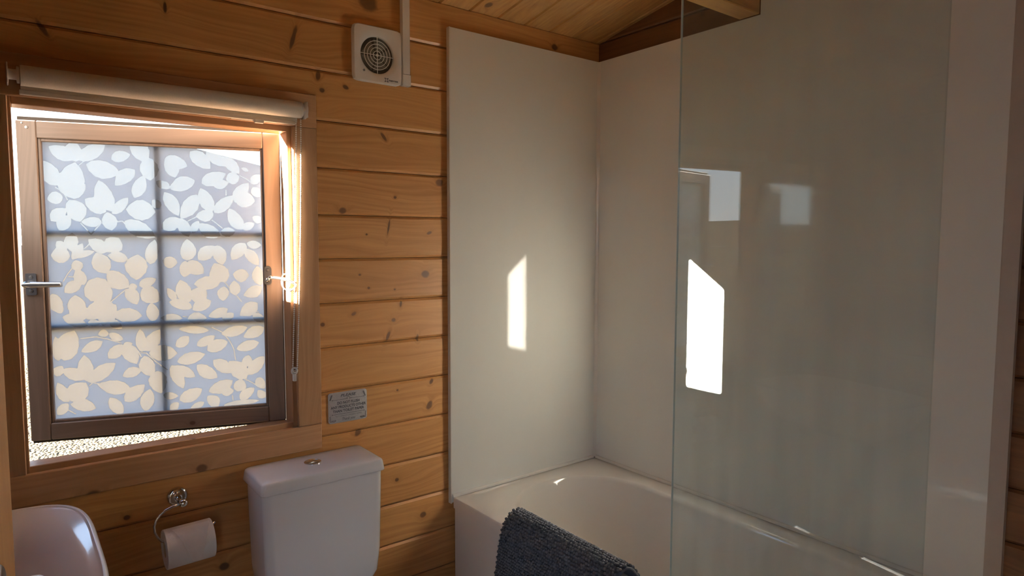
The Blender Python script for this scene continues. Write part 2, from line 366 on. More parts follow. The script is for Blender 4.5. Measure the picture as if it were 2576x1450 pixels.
# ================================================================== THE SETTING
GZ = [0.0, .114, .2545, .395, .5355, .676, .8165, .9575, 1.099, 1.239, 1.3785, 1.516, 1.660, 1.803, 1.953, 2.1007, 2.25, 2.40, 2.55, 2.70, 2.86]
SLOPE = .184
def zc(y): return 2.2455 - SLOPE*y                      # underside of the sloping ceiling
XR, XL, YB = 1.98, -.33, -2.72                          # right, left and rear wall faces
GAP, CH = .0008, .0075
def add_plank(bm, l0, l1, za, zb, axis, face, sgn, deep=.03, ca=True, cb=True):
    """one log board: chamfered long edges; axis 'x' or 'y' is its length, `face` its visible plane, sgn the way into the wall"""
    prof = []
    a, b = za+GAP, zb-GAP
    prof += [(0, a+CH), (0, b-CH)] if (ca and cb) else [(0, a+(CH if ca else 0)), (0, b-(CH if cb else 0))]
    if cb: prof += [(CH*.8, b)]
    prof += [(deep, b), (deep, a)]
    if ca: prof += [(CH*.8, a)]
    loops = []
    for l in (l0, l1):
        loops.append([(l, face+sgn*d, z) if axis == 'x' else (face+sgn*d, l, z) for d, z in prof])
    add_loft(bm, loops)

# ---- window wall
WX0, WX1, WZ0, WZ1 = .010, .700, .860, 1.780
bm = bmesh.new()
for q in ((XL-.05, WX0, 0, 2.30), (WX1, XR+.05, 0, 2.30), (WX0, WX1, 0, WZ0), (WX0, WX1, WZ1, 2.30)):
    add_box(bm, q[0], q[1], .031, .062, q[2], q[3])
wall_back = tag(obj('wall_back', bm, M_CLAD), 'honey pine log wall holding the window', kind='structure')
for za, zb in zip(GZ[:16], GZ[1:17]):
    bm = bmesh.new()
    if zb <= WZ0 or za >= WZ1: add_plank(bm, XL, XR, za, zb, 'x', 0, 1)
    else:
        add_plank(bm, XL, WX0, za, zb, 'x', 0, 1); add_plank(bm, WX1, XR, za, zb, 'x', 0, 1)
        if za < WZ0: add_plank(bm, WX0, WX1, za, WZ0, 'x', 0, 1, cb=False)
        if zb > WZ1: add_plank(bm, WX0, WX1, WZ1, zb, 'x', 0, 1, ca=False)
    obj('plank', bm, M_WALL, wall_back)
# ---- right wall (gable)
bm = bmesh.new(); add_box(bm, XR+.031, XR+.062, YB-.05, .062, 0, 2.9)
wall_right = tag(obj('wall_right', bm, M_CLAD), 'honey pine log wall behind the shower panel, shade in its colour', kind='structure')
def gable(name, face, sgn, parent):
    for za, zb in zip(GZ[:-1], GZ[1:]):
        if za > zc(YB): break
        bm = bmesh.new()
        if zb <= zc(0)+.01: add_plank(bm, YB, -.001, za, zb, 'y', face, sgn)
        else:
            yA = min(-.001, (2.2455-za)/SLOPE)             # where the slope meets the board's lower edge
            yT = max(YB, (2.2455-zb)/SLOPE)
            pts = [(YB, za+GAP), (min(yA, -.001), za+GAP)]
            if za < zc(-.001): pts.append((-.001, zc(-.001)))
            pts += [(yT, min(zb-GAP, zc(yT))), (YB, min(zb-GAP, zc(YB)))] if yT > YB else [(YB, zc(YB))]
            add_loft(bm, [[(face, y, z) for y, z in pts], [(face+sgn*.03, y, z) for y, z in pts]])
            bmesh.ops.bevel(bm, geom=[e for e in bm.edges if abs(e.verts[0].co.x-face) < 1e-6 and abs(e.verts[1].co.x-face) < 1e-6 and abs(e.verts[0].co.z-e.verts[1].co.z) < 1e-4], offset=.005, segments=1, affect='EDGES')
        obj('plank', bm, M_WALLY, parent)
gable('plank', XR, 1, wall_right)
# ---- left wall with its open doorway, rear wall
DY0, DY1, DZ = -2.56, -1.74, 2.02
bm = bmesh.new()
add_box(bm, XL-.062, XL-.031, DY1, .062, 0, 2.9); add_box(bm, XL-.062, XL-.031, YB-.05, DY0, 0, 2.9); add_box(bm, XL-.062, XL-.031, DY0, DY1, DZ, 2.9)
wall_left = tag(obj('wall_left', bm, M_CLAD), 'pine log wall with the open doorway', kind='structure')
for za, zb in zip(GZ[:-1], GZ[1:]):
    if za > zc(YB): break
    bm = bmesh.new()
    z1 = zb
    if za < DZ:
        add_plank(bm, DY1, -.001, za, zb, 'y', XL, -1); add_plank(bm, YB, DY0, za, zb, 'y', XL, -1)
        if zb > DZ: add_plank(bm, DY0, DY1, DZ, zb, 'y', XL, -1)
    elif zb <= zc(0)+.01: add_plank(bm, YB, -.001, za, zb, 'y', XL, -1)
    else: add_plank(bm, YB, (2.2455-za)/SLOPE - .0, za, min(zb, zc(YB)), 'y', XL, -1)
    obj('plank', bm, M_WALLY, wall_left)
bm = bmesh.new(); add_box(bm, XL-.06, XR+.06, YB-.062, YB-.031, 0, 2.9)
wall_rear = tag(obj('wall_rear', bm, M_CLAD), 'pine log wall behind the viewer', kind='structure')
for za, zb in zip(GZ[:-1], GZ[1:]):
    if za > 2.72: break
    bm = bmesh.new(); add_plank(bm, XL, XR, za, zb, 'x', YB, -1); obj('plank', bm, M_WALLX, wall_rear)
# ---- ceiling
bm = bmesh.new()
add_loft(bm, [[(XL-.06, y, zc(y)+.02), (XR+.06, y, zc(y)+.02), (XR+.06, y, zc(y)+.06), (XL-.06, y, zc(y)+.06)] for y in (.24, YB-.06)])
ceiling = tag(obj('ceiling', bm, M_CLAD), 'sloping ceiling lined with pine boards', kind='structure')
xs = [1.337+.1245*k for k in range(-14, 7)]
for a, b in zip(xs[:-1], xs[1:]):
    a2, b2 = max(a, XL-.03)+.0008, min(b, XR+.03)-.0008
    if b2 <= a2: continue
    bm = bmesh.new()
    prof = [(a2+.005, 0), (b2-.005, 0), (b2, .006), (b2, .018), (a2, .018), (a2, .006)]
    add_loft(bm, [[(x, y, zc(y)+d) for x, d in prof] for y in (.20, YB)])
    obj('plank', bm, M_CEIL, ceiling)
# ---- floor
bm = bmesh.new(); add_box(bm, XL-.06, XR+.06, YB-.06, .06, -.06, -.012)
floor = tag(obj('floor', bm, M_CLAD), 'grey brown boarded bathroom floor', kind='structure')
x = XL
while x < XR-.01:
    x1 = min(x+.19, XR)
    bm = bmesh.new(); add_box(bm, x+.0006, x1-.0006, YB, -.001, -.012, 0, .0015); obj('floorboard', bm, M_FLOOR, floor); x = x1
# ---- roof beam
beam = box('roof_beam', XL+.002, 1.965, -.738, -.664, 2.170, zc(-.664)-.001, M_BEAM, bev=.003)
tag(beam, 'thick pale pine beam under the ceiling above the bath', 'beam')

# ================================================================== WINDOW
win = thing('window_1', (.355, 0, .82), 'pine casement window standing open outwards', kind='structure')
J = .002
box('frame_jamb', .011, .0305, 0, .083, .861, 1.779, M_JZ, win, .0015)
box('frame_jamb', .679, .699, 0, .060, .861, 1.779, M_JZ, win, .0015)
box('frame_head', .0305, .679, 0, .060, 1.757, 1.779, M_JX, win, .0015)
bm = bmesh.new(); add_loft(bm, [[(x, 0, .861), (x, .083, .861), (x, .083, .873), (x, .002, .8815), (x, 0, .8800)] for x in (.0305, .679)])
obj('frame_sill', bm, M_JX, win)
bm = bmesh.new()
add_box(bm, -.05, .024, .0835, .096, .79, 1.86, .002); add_box(bm, .7050, .78, .063, .08, .79, 1.86, .002); add_box(bm, -.05, .78, .063, .083, 1.790, 1.86, .002)
obj('outer_casing', bm, M_CLAD, win)
box('frame_rebate', .6945, .7040, .0605, .112, .861, 1.779, M_BAR, win, .0015)
ARC = .015
box('architrave', -.045, .0235, -ARC, -.0002, .8662, 1.7738, M_JZ, win, .002)
box('architrave', .6915, .7650, -ARC, -.0002, .8662, 1.7738, M_JZ, win, .002)
box('architrave', -.045, .7660, -ARC, -.0002, 1.7742, 1.8730, M_JX, win, .002)
box('architrave', -.045, .7640, -ARC, -.0002, .7880, .8658, M_JX, win, .002)

# ---- the opening sash: local x runs from the hinge to the free edge, local y points into the room
SA = math.atan2(.210, -.638)
SL = Vector((.6784, .061, 0))
def rail(name, x0, x1, z0, z1, mat):
    return box(name, x0, x1, -.045, 0, z0, z1, mat, sash, .0025, 1, local=True)
# the sash mesh itself: the glazing bead round the pane
bm = bmesh.new()
U0, U1, V0, V1 = .049, .6235, .922, 1.713
for q in ((U0, U0+.008, V0, V1), (U1-.008, U1, V0, V1), (U0+.008, U1-.008, V0, V0+.008), (U0+.008, U1-.008, V1-.008, V1)):
    add_box(bm, q[0], q[1], -.019, -.006, q[2], q[3], .0015)
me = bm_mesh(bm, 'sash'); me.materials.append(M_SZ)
sash = bpy.data.objects.new('sash', me); C.objects.link(sash); sash.parent = win
sash.location = SL - Vector(win.location); sash.rotation_euler = (0, 0, SA)
ZB, ZT = .875, 1.760
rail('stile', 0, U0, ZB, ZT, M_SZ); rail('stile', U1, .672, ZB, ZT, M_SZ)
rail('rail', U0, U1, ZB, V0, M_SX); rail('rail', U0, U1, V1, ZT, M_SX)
box('rebate_lip', .001, .671, -.045, -.014, ZT+.0002, ZT+.0115, M_CLAD, sash, .001, local=True)
box('rebate_lip', .001, .671, -.045, -.014, ZB-.0095, ZB-.0002, M_CLAD, sash, .001, local=True)
box('glass_pane', U0+.001, U1-.001, -.027, -.0235, V0+.001, V1-.001, M_PANE, sash, 0, 1, local=True)
box('glazing_bar', .330, .346, -.043, -.0275, V0, V1, M_BAR, sash, .002, local=True)
for z in (1.455, 1.190):
    for a, b in ((U0, .330), (.346, U1)): box('glazing_bar', a, b, -.043, -.0275, z-.008, z+.008, M_BAR, sash, .002, local=True)
# ---- patterned film on the inside of the glass: leaf shapes cut out of the frosted field
LEAVES = """.537 1.665 .603 1.694 .038;.538 1.654 .546 1.711 .042;.534 1.659 .466 1.705 .038;.588 1.587 .616 1.655 .042;.561 1.555 .541 1.654 .063;.559 1.555 .518 1.593 .036;.515 1.649 .432 1.627 .048;.453 1.666 .404 1.681 .030;.363 1.662 .401 1.719 .044;.361 1.676 .356 1.608 .046;.446 1.591 .394 1.639 .037;.372 1.623 .399 1.557 .034;.458 1.518 .486 1.606 .045;.471 1.515 .522 1.552 .041;.456 1.511 .414 1.558 .027;.421 1.525 .345 1.518 .056;.560 1.549 .534 1.487 .048;.483 1.490 .534 1.487 .027;.469 1.516 .458 1.463 .037;.426 1.491 .349 1.444 .042;.586 1.462 .561 1.506 .033;.568 1.524 .606 1.489 .033;.574 1.557 .612 1.548 .033;.563 1.390 .610 1.394 .045;.571 1.406 .594 1.433 .025;.558 1.402 .556 1.456 .033;.559 1.381 .532 1.427 .023;.559 1.390 .503 1.404 .019;.472 1.402 .518 1.438 .035;.473 1.402 .441 1.442 .047;.472 1.393 .420 1.380 .028;.501 1.400 .474 1.340 .045;.552 1.379 .543 1.348 .028;.548 1.356 .532 1.308 .030;.539 1.318 .582 1.288 .031;.522 1.322 .468 1.261 .067;.474 1.347 .421 1.299 .046;.402 1.320 .395 1.395 .055;.401 1.305 .422 1.294 .020;.395 1.303 .350 1.323 .026;.427 1.295 .402 1.249 .034;.389 1.294 .341 1.258 .047;.364 1.365 .350 1.438 .033;.611 1.286 .594 1.232 .035;.551 1.226 .556 1.281 .043;.341 1.607 .310 1.591 .022;.491 1.190 .477 1.258 .048;.463 1.240 .488 1.258 .024;.314 1.678 .257 1.653 .036;.314 1.678 .290 1.619 .036;.249 1.697 .196 1.648 .040;.205 1.705 .155 1.657 .036;.161 1.686 .117 1.636 .031;.221 1.604 .154 1.636 .037;.154 1.618 .116 1.628 .034;.147 1.610 .188 1.596 .027;.306 1.587 .331 1.605 .021;.304 1.585 .238 1.613 .040;.285 1.507 .321 1.577 .035;.280 1.499 .234 1.572 .041;.195 1.519 .225 1.591 .038;.190 1.519 .134 1.571 .033;.132 1.550 .091 1.610 .035;.130 1.558 .074 1.556 .046;.190 1.516 .240 1.507 .033;.113 1.469 .148 1.533 .037;.112 1.471 .077 1.488 .023;.060 1.491 .083 1.508 .022;.285 1.501 .331 1.469 .037;.285 1.501 .260 1.446 .032;.250 1.457 .232 1.494 .021;.234 1.485 .174 1.448 .037;.174 1.459 .132 1.463 .027;.081 1.607 .058 1.636 .026;.081 1.597 .062 1.567 .027;.111 1.655 .090 1.644 .011;.267 1.375 .265 1.440 .041;.293 1.369 .332 1.377 .033;.272 1.375 .276 1.326 .032;.264 1.375 .223 1.337 .039;.189 1.418 .237 1.378 .038;.186 1.421 .170 1.361 .036;.105 1.427 .145 1.377 .036;.101 1.427 .060 1.421 .024;.107 1.410 .069 1.359 .030;.194 1.367 .161 1.311 .052;.143 1.333 .097 1.329 .038;.074 1.358 .065 1.297 .034;.178 1.311 .251 1.305 .038;.263 1.252 .288 1.319 .041;.252 1.252 .220 1.293 .045;.168 1.296 .173 1.252 .031;.140 1.314 .137 1.268 .030;.114 1.267 .061 1.293 .034;.322 1.295 .301 1.257 .021;.332 1.532 .353 1.553 .024;.532 1.212 .566 1.267 .043;.530 1.210 .489 1.262 .043;.532 1.212 .589 1.220 .022;.589 1.218 .528 1.192 .025;.528 1.201 .495 1.198 .018;.480 1.216 .457 1.252 .023;.468 1.221 .390 1.216 .039;.473 1.207 .443 1.180 .023;.363 1.197 .366 1.253 .032;.343 1.207 .285 1.204 .024;.257 1.234 .319 1.254 .030;.257 1.228 .205 1.254 .035;.271 1.202 .217 1.200 .032;.214 1.206 .159 1.228 .028;.176 1.196 .143 1.213 .025;.126 1.206 .075 1.244 .039;.090 1.208 .056 1.188 .025;.590 1.094 .562 1.180 .056;.548 1.117 .493 1.145 .028;.477 1.167 .504 1.166 .021;.477 1.167 .441 1.147 .021;.444 1.134 .481 1.094 .032;.441 1.134 .409 1.074 .040;.441 1.135 .417 1.134 .011;.394 1.108 .397 1.177 .027;.391 1.111 .345 1.173 .037;.377 1.104 .301 1.100 .045;.389 1.097 .371 1.034 .040;.398 1.056 .447 1.040 .028;.539 1.039 .596 1.069 .033;.529 1.027 .541 1.108 .038;.532 1.027 .463 1.080 .037;.357 1.050 .349 .981 .046;.318 1.065 .288 .991 .032;.312 1.062 .255 1.025 .029;.303 1.073 .226 1.093 .034;.305 1.119 .269 1.149 .029;.248 1.119 .197 1.147 .026;.221 1.104 .162 1.128 .036;.296 1.172 .213 1.164 .022;.180 1.151 .106 1.169 .030;.118 1.139 .057 1.166 .034;.139 1.103 .073 1.121 .031;.116 1.046 .104 1.083 .028;.109 1.021 .059 1.077 .035;.250 1.061 .194 1.018 .036;.156 1.030 .205 1.073 .036;.161 1.067 .112 1.009 .046;.220 .977 .151 1.006 .037;.126 1.010 .141 .971 .035;.185 .971 .149 .975 .026;.133 .946 .090 .979 .029;.082 1.010 .061 .974 .027;.081 .970 .058 .946 .024;.300 .956 .237 .987 .037;.303 .950 .327 .931 .022;.271 .930 .233 .946 .019;.195 .929 .224 .964 .032;.181 .931 .076 .938 .018;.511 1.020 .427 1.002 .040;.444 .965 .391 1.011 .036;.392 .931 .377 .997 .035;.578 .976 .539 1.028 .053;.580 .968 .517 .951 .033;.451 .927 .482 .980 .032;.584 .974 .609 1.033 .030;.585 .971 .613 .939 .025;.604 1.094 .608 1.165 .026;.595 1.080 .611 1.050 .025;.591 1.229 .606 1.271 .024;.343 .976 .303 .970 .021"""
STEMS = """.533 1.644 .518 1.659 .503 1.674;.592 1.583 .573 1.571 .563 1.547;.535 1.485 .510 1.452 .483 1.486;.583 1.319 .572 1.340 .560 1.356;.570 1.333 .554 1.331;.529 1.410 .514 1.427 .499 1.442;.446 1.488 .431 1.491 .424 1.482;.470 1.257 .447 1.278 .427 1.295;.117 1.632 .096 1.621 .079 1.607;.155 1.588 .155 1.571;.197 1.497 .184 1.487 .167 1.471;.262 1.492 .248 1.500 .234 1.507;.168 1.311 .161 1.303 .154 1.292;.134 1.268 .120 1.248;.306 1.587 .302 1.598 .295 1.604;.548 1.155 .510 1.159 .478 1.150 .446 1.137;.421 1.127 .404 1.111 .397 1.094;.384 1.105 .359 1.077 .329 1.051;.207 1.174 .177 1.157 .156 1.128 .146 1.103 .142 1.069;.532 1.017 .517 1.032 .497 1.046;.520 1.025 .505 1.021;.117 1.008 .098 .997 .078 .982;.154 .960 .152 .944;.284 1.210 .271 1.207;.595 .960 .581 .948 .567 .938;.485 1.225 .475 1.217;.087 1.218 .072 1.215;.399 1.107 .381 1.104"""

def nums(s): return [[float(v) for v in l.split()] for l in s.split(';')]
polys = []
for bx, by, tx, ty, w in nums(LEAVES):
    b, t = Vector((bx, by)), Vector((tx, ty)); d = t-b; n = Vector((-d.y, d.x)).normalized(); K = 9
    k0 = random.uniform(.42, .55); bend = random.uniform(-.10, .10)*w
    def half(s, sg):
        pts = []
        for i in range(1, K):
            q = i/K
            h = (math.sin(PI*q**(math.log(.5)/math.log(k0))))**.68*w*.53*(1+.045*(1 if i % 2 else -1))
            pts.append(b+d*q+n*(sg*h+bend*math.sin(PI*q)))
        return pts
    polys.append([b]+half(0, 1)+[t]+half(0, -1)[::-1])
for s in nums(STEMS):
    p = [Vector(s[i:i+2]) for i in range(0, len(s), 2)]
    for a, c in zip(p, p[1:]):
        n = Vector((-(c-a).y, (c-a).x)).normalized()*.0017
        polys.append([a+n, c+n, c-n, a-n])
fx0, fx1, fz0, fz1 = .0505, .622, .9235, 1.7115
field = [Vector((fx0, fz0)), Vector((fx1, fz0)), Vector((fx1, fz1)), Vector((.256, fz1)), Vector((fx0, 1.662))]   # its upper corner has peeled off
verts = list(field); faces = []; edges = [(i, (i+1) % len(field)) for i in range(len(field))]; shapes = []
def inside(c, P):
    r = False
    for a, b in zip(P, P[1:]+P[:1]):
        if (a.y > c.y) != (b.y > c.y) and c.x < (b.x-a.x)*(c.y-a.y)/(b.y-a.y)+a.x: r = not r
    return r
for p in polys:
    q = [Vector((min(max(v.x, fx0), fx1), min(max(v.y, fz0), fz1))) for v in p]
    i0 = len(verts); verts += q; edges += [(i0+i, i0+(i+1) % len(q)) for i in range(len(q))]; shapes.append((q, min(v.x for v in q), max(v.x for v in q), min(v.y for v in q), max(v.y for v in q)))
ov, oe, of, _, _, _ = geometry.delaunay_2d_cdt(verts, edges, [], 0, 1e-6)
def in_leaf(c): return any(x0 <= c.x <= x1 and y0 <= c.y <= y1 and inside(c, q) for q, x0, x1, y0, y1 in shapes)
cent = [sum((ov[i] for i in f), Vector((0, 0)))/len(f) for f in of]; leafy = [in_leaf(c) for c in cent]
def in_field(c): return not (c.x < .256 and (c.y-1.662) > (c.x-fx0)*(fz1-1.662)/(.256-fx0))
for nm, mt, want in (('frosted_film', M_FILM, False), ('leaf_print', M_LEAF, True)):
    bm = bmesh.new(); vm = {}
    for f, c, lf in zip(of, cent, leafy):
        if not in_field(c): continue
        if lf != want: continue
        tops = []
        for i in f:
            if i not in vm: vm[i] = bm.verts.new((ov[i].x, -.0215, ov[i].y))
            tops.append(vm[i])
        try: bm.faces.new(tops)
        except ValueError: pass
    ff = list(bm.faces)
    r = bmesh.ops.extrude_face_region(bm, geom=ff)
    bmesh.ops.translate(bm, verts=[v for v in r['geom'] if isinstance(v, bmesh.types.BMVert)], vec=(0, -.0012, 0))
    o = obj(nm, bm, mt, sash, local=True)
# ---- handle and stay
bm = bmesh.new(); add_loft(bm, [[(x, y, z) for x, z, _ in rrect(.652, 1.3145, .0125, .030, .004, 0)] for y in (.0002, .004)])
add_lathe(bm, [(.011, 0), (.010, .016), (.009, .030)], (.652, .003, 1.3145), (0, 1, 0), 20)
handle = shade(obj('handle', bm, M_STEEL, sash, local=True)); handle['label'] = 'satin metal espagnolette handle plate'
bm = bmesh.new()
add_loft(bm, [[(x, .028+(.004 if k == 4 else 0)+dy, 1.3145+dz) for dy, dz in [(.0055*math.cos(a), h*math.sin(a)) for a in [PI*i/8 for i in range(16)]]] for k, (x, h) in enumerate(((.665, .004), (.660, .009), (.645, .0085), (.600, .0075), (.575, .0075), (.572, .006)))])
shade(obj('handle_lever', bm, M_STEEL, sash, local=True), 50)
bm = bmesh.new()
for z in (1.296, 1.333): add_lathe(bm, [(.0055, 0), (.005, .002), (0, .0025)], (.652, .004, z), (0, 1, 0), 14)
obj('screw', bm, M_SCREW, sash, local=True)
bm = bmesh.new(); add_lathe(bm, [(.004, 0), (.0035, .0015), (0, .002)], (.645, .0002, 1.7405), (0, 1, 0), 12); add_lathe(bm, [(.003, 0), (0, .0015)], (.655, .0002, 1.752), (0, 1, 0), 10)
obj('screw', bm, M_SCREW, sash, local=True)
bm = bmesh.new(); add_loft(bm, [[(x, y, z) for x, z, _ in rrect(.0428, 1.329, .011, .029, .010, 0)] for y in (.0002, .003)])
for z in (1.312, 1.346): add_lathe(bm, [(.005, 0), (.004, .002), (0, .0025)], (.0428, .003, z), (0, 1, 0), 14)
shade(obj('stay_plate', bm, M_DARKM, sash, local=True))
# casement stay: twisted knob, arm, ring and curved pin against the jamb
stay = thing('casement_stay', (.655, -.01, 1.32), 'bright metal casement stay between open sash and right jamb', 'window stay')
tube('stay_arm', [(.640, .055, 1.322), (.648, .044, 1.324), (.660, .026, 1.322), (.674, .004, 1.317), (.686, -.012, 1.309), (.693, -.018, 1.303)], [.003, .0050, .0055, .0052, .0045, .0025], M_SILVER, stay, 10)
bm = bmesh.new(); add_ico(bm, (.633, .059, 1.3185), .006, 2); add_ico(bm, (.6395, .057, 1.325), .005, 2); add_tube(bm, [(.628, .060, 1.313), (.636, .059, 1.319), (.643, .056, 1.328)], .0032, 8)
shade(obj('stay_knob', bm, M_SILVER, stay), 60)
tube('stay_loop', [(.671+.010*math.cos(a)*.9, .012-.012*math.cos(a), 1.312+.024*math.sin(a)) for a in [2*PI*i/20 for i in range(20)]], .0022, M_SILVER, stay, 8, closed=True)
tube('stay_pin', [(.672, .000, 1.283), (.680, -.006, 1.286), (.688, -.013, 1.293), (.693, -.018, 1.302)], [.0030, .0036, .0036, .0020], M_DARKM, stay, 8)
box('jamb_catch', .6785, .6835, .002, .022, 1.296, 1.316, M_SILVER, stay, .0015)

# ================================================================== ROLLER BLIND
bl = thing('roller_blind', (.37, -.04, 1.817), 'rolled-up cream roller blind across the top of the window', 'blind')
RZ, RY, RR = 1.8170, -.0420, .0235
shade(lathe('fabric_roll', [(0, 0), (RR*.5, 0), (RR, .0005), (RR, .655), (RR*.5, .6555), (0, .6555)], (.0495, RY, RZ), (1, 0, 0), M_BLIND, bl, 40))
box('fabric_tail', .050, .7045, -.0205, -.0195, 1.784, 1.817, M_BLIND, bl)
bbar = box('bottom_bar', .047, .699, -.026, -.0155, 1.7765, 1.7880, M_BLINDB, bl, .002, 2)
lathe('bracket', [(0, 0), (.021, 0), (.021, .003), (.012, .004), (.012, .018), (.019, .019), (.019, .024)], (.0245, RY, RZ), (1, 0, 0), M_PLAST, bl, 28)
bm = bmesh.new(); add_box(bm, .0245, .0275, -.058, -.0152, 1.795, 1.841, .001); obj('bracket_plate', bm, M_PLAST, bl)
lathe('chain_drive', [(.020, 0), (.0225, .002), (.0225, .004), (.016, .006), (.016, .012), (.0245, .014), (.0245, .016), (.020, .018), (0, .018)], (.7055, RY, RZ), (1, 0, 0), M_PLAST, bl, 32)
bm = bmesh.new(); add_box(bm, .721, .724, -.058, -.0152, 1.795, 1.841, .001); obj('bracket_plate', bm, M_PLAST, bl)
box('warning_label', .520, .581, -.0160, -.0152, 1.7745, 1.7850, M_PLAST, bl)
box('bar_clip', .5815, .606, -.0275, -.0152, 1.7700, 1.7795, M_PLASTC, bl, .001)
# ball chain
pts = []
zt, zb = 1.8170, 1.0480
def strand(xa, xb, bow): return [(xa+(xb-xa)*t+bow*math.sin(PI*t), -.034+.006*t, zt-.020+(zb-zt+.020)*t) for t in [i/119 for i in range(120)]]
s1, s2 = strand(.6965, .6720, .003), strand(.7105, .6855, .004)
cap = [(.6788+.0068*math.cos(a), -.028, 1.048-.008*math.sin(a)) for a in [PI*i/5 for i in range(1, 5)]]
bm = bmesh.new()
for p in s1+s2+cap: add_ico(bm, p, .0024, 1)
bead = obj('ball_chain', bm, M_PLAST, bl, True); bead['kind'] = 'stuff'
bm = bmesh.new(); add_tube(bm, s1[::6]+[s1[-1]]+cap+[s2[-1]]+s2[::-6], .0008, 5); obj('chain_cord', bm, M_PLAST, bl, True)
bm = bmesh.new()
add_tube(bm, [(.6780+.0078*math.cos(a), -.0255, 1.044+.0092*math.sin(a)) for a in [2*PI*i/18 for i in range(18)]], .0032, 8, closed=True)
add_box(bm, .6745, .6845, -.0255, -.0152, 1.012, 1.036, .002, 2); add_box(bm, .6765, .6825, -.0275, -.0255, 1.016, 1.033, .0008)
shade(obj('chain_tensioner', bm, M_PLASTC, bl))

# ================================================================== EXTRACTOR FAN AND TRUNKING
FX, FZ, FY = .9720, 2.0265, -.018
fan = thing('extractor_fan', (FX, 0, FZ), 'square white extractor fan high on the pine wall', 'fan')
bm = bmesh.new(); N = 64; HX, HZ = .0838, .0870
def sq(i):
    a = 2*PI*i/N; c, s = math.cos(a), math.sin(a)
    k = 1/((abs(c)**14+abs(s)**14)**(1/14)); return k*c*HX, k*s*HZ
prof = []
outer_back = [(FX+sq(i)[0], -.0003, FZ+sq(i)[1]) for i in range(N)]
outer_mid = [(FX+sq(i)[0], FY+.003, FZ+sq(i)[1]) for i in range(N)]
outer_fr = [(FX+sq(i)[0]*.972, FY, FZ+sq(i)[1]*.972) for i in range(N)]
def circ(r, y): return [(FX+r*math.cos(2*PI*i/N), y, FZ+r*math.sin(2*PI*i/N)) for i in range(N)]
loops = [outer_back, outer_mid, outer_fr, circ(.0760, FY), circ(.0700, FY+.0012), circ(.0635, FY+.0038), circ(.0590, FY+.0068), circ(.0575, FY+.0090), circ(.0575, FY+.0160)]
add_loft(bm, loops, cap0=True, cap1=False)
shade(obj('housing', bm, M_PLAST, fan), 40)
lathe('cavity', [(0, 0), (.0575, 0), (.0575, .0012), (0, .0012)], (FX, -.0018, FZ), (0, 1, 0), M_DARK, fan, 48, smooth=False)
for k, r in enumerate((.0135, .0240, .0345, .0450)):
    tube('grille_ring', [(FX+r*math.cos(a), FY+.0085, FZ+r*math.sin(a)) for a in [2*PI*i/48 for i in range(48)]], .0011, M_PLAST, fan, 6, closed=True)
for a in (0, PI/2, PI, 1.5*PI):
    tube('grille_spoke', [(FX+r*math.cos(a), FY+.0085, FZ+r*math.sin(a)) for r in (.003, .030, .0578)], .0011, M_PLAST, fan, 6)
lathe('grille_hub', [(0, 0), (.0045, .001), (.0045, .003), (0, .003)], (FX, FY+.0065, FZ), (0, 1, 0), M_PLAST, fan, 20)
for k in range(5):
    a = 2*PI*k/5; bm = bmesh.new()
    r0, r1 = .012, .052
    p = []
    for r, w, y in ((r0, .40, 0), (r1, .55, 0)):
        p.append([(FX+r*math.cos(a-w), FY+.0152, FZ+r*math.sin(a-w)), (FX+r*math.cos(a+w), FY+.0122, FZ+r*math.sin(a+w)), (FX+r*math.cos(a+w), FY+.0128, FZ+r*math.sin(a+w)), (FX+r*math.cos(a-w), FY+.0158, FZ+r*math.sin(a-w))])
    add_loft(bm, p); obj('fan_blade', bm, M_FAND, fan)
FLIP = Matrix.Rotation(PI/2, 4, 'X')                     # text plane -> faces -y
def letters(name, s, size, x, y, z, mat, parent, **k):
    me = text_mesh(s, size, **k); me.transform(Matrix.Translation((x, y, z)) @ FLIP)
    return link(name, me, mat, parent)
letters('lettering', 'manrose', .0094, 1.0070, FY-.0003, 1.9490, M_INK, fan, align='LEFT', bold=.00025)
bm = bmesh.new(); lx, lz = .9990, 1.9515
for a, b, c, d in ((-.0045, -.0033, -.0045, .0045), (.0033, .0045, -.0045, .0045), (-.0045, .0045, .0033, .0045), (-.0045, .0045, -.0045, -.0033)): add_box(bm, lx+a, lx+b, FY-.0005, FY-.0001, lz+c, lz+d)
for sx in (-1, 1):
    for sz in (-1, 1): add_box(bm, lx+sx*.005-.0014, lx+sx*.005+.0014, FY-.0006, FY-.0001, lz+sz*.005-.0014, lz+sz*.005+.0014)
obj('emblem', bm, M_INK, fan)
bm = bmesh.new()
for i in range(3):
    add_box(bm, -.0032, .0032, -.0003, 0, -.0032+.0024*i, -.0016+.0024*i)
bmesh.ops.transform(bm, matrix=Matrix.Translation((.9215, FY-.0001, 1.9715)) @ Matrix.Rotation(PI/4, 4, 'Y'), verts=bm.verts)
obj('emblem', bm, M_INKG, fan)
tr = thing('cable_trunking', (1.0715, 0, 1.9445), 'narrow white cable trunking rising from the extractor fan', 'trunking')
box('cover', 1.0585, 1.0850, -.020, -.0003, 1.9800, zc(0)-.0015, M_PLAST, tr, .0015, 2)
box('end_box', 1.0570, 1.0868, -.0215, -.0003, 1.9430, 1.9793, M_PLAST, tr, .0015, 2)

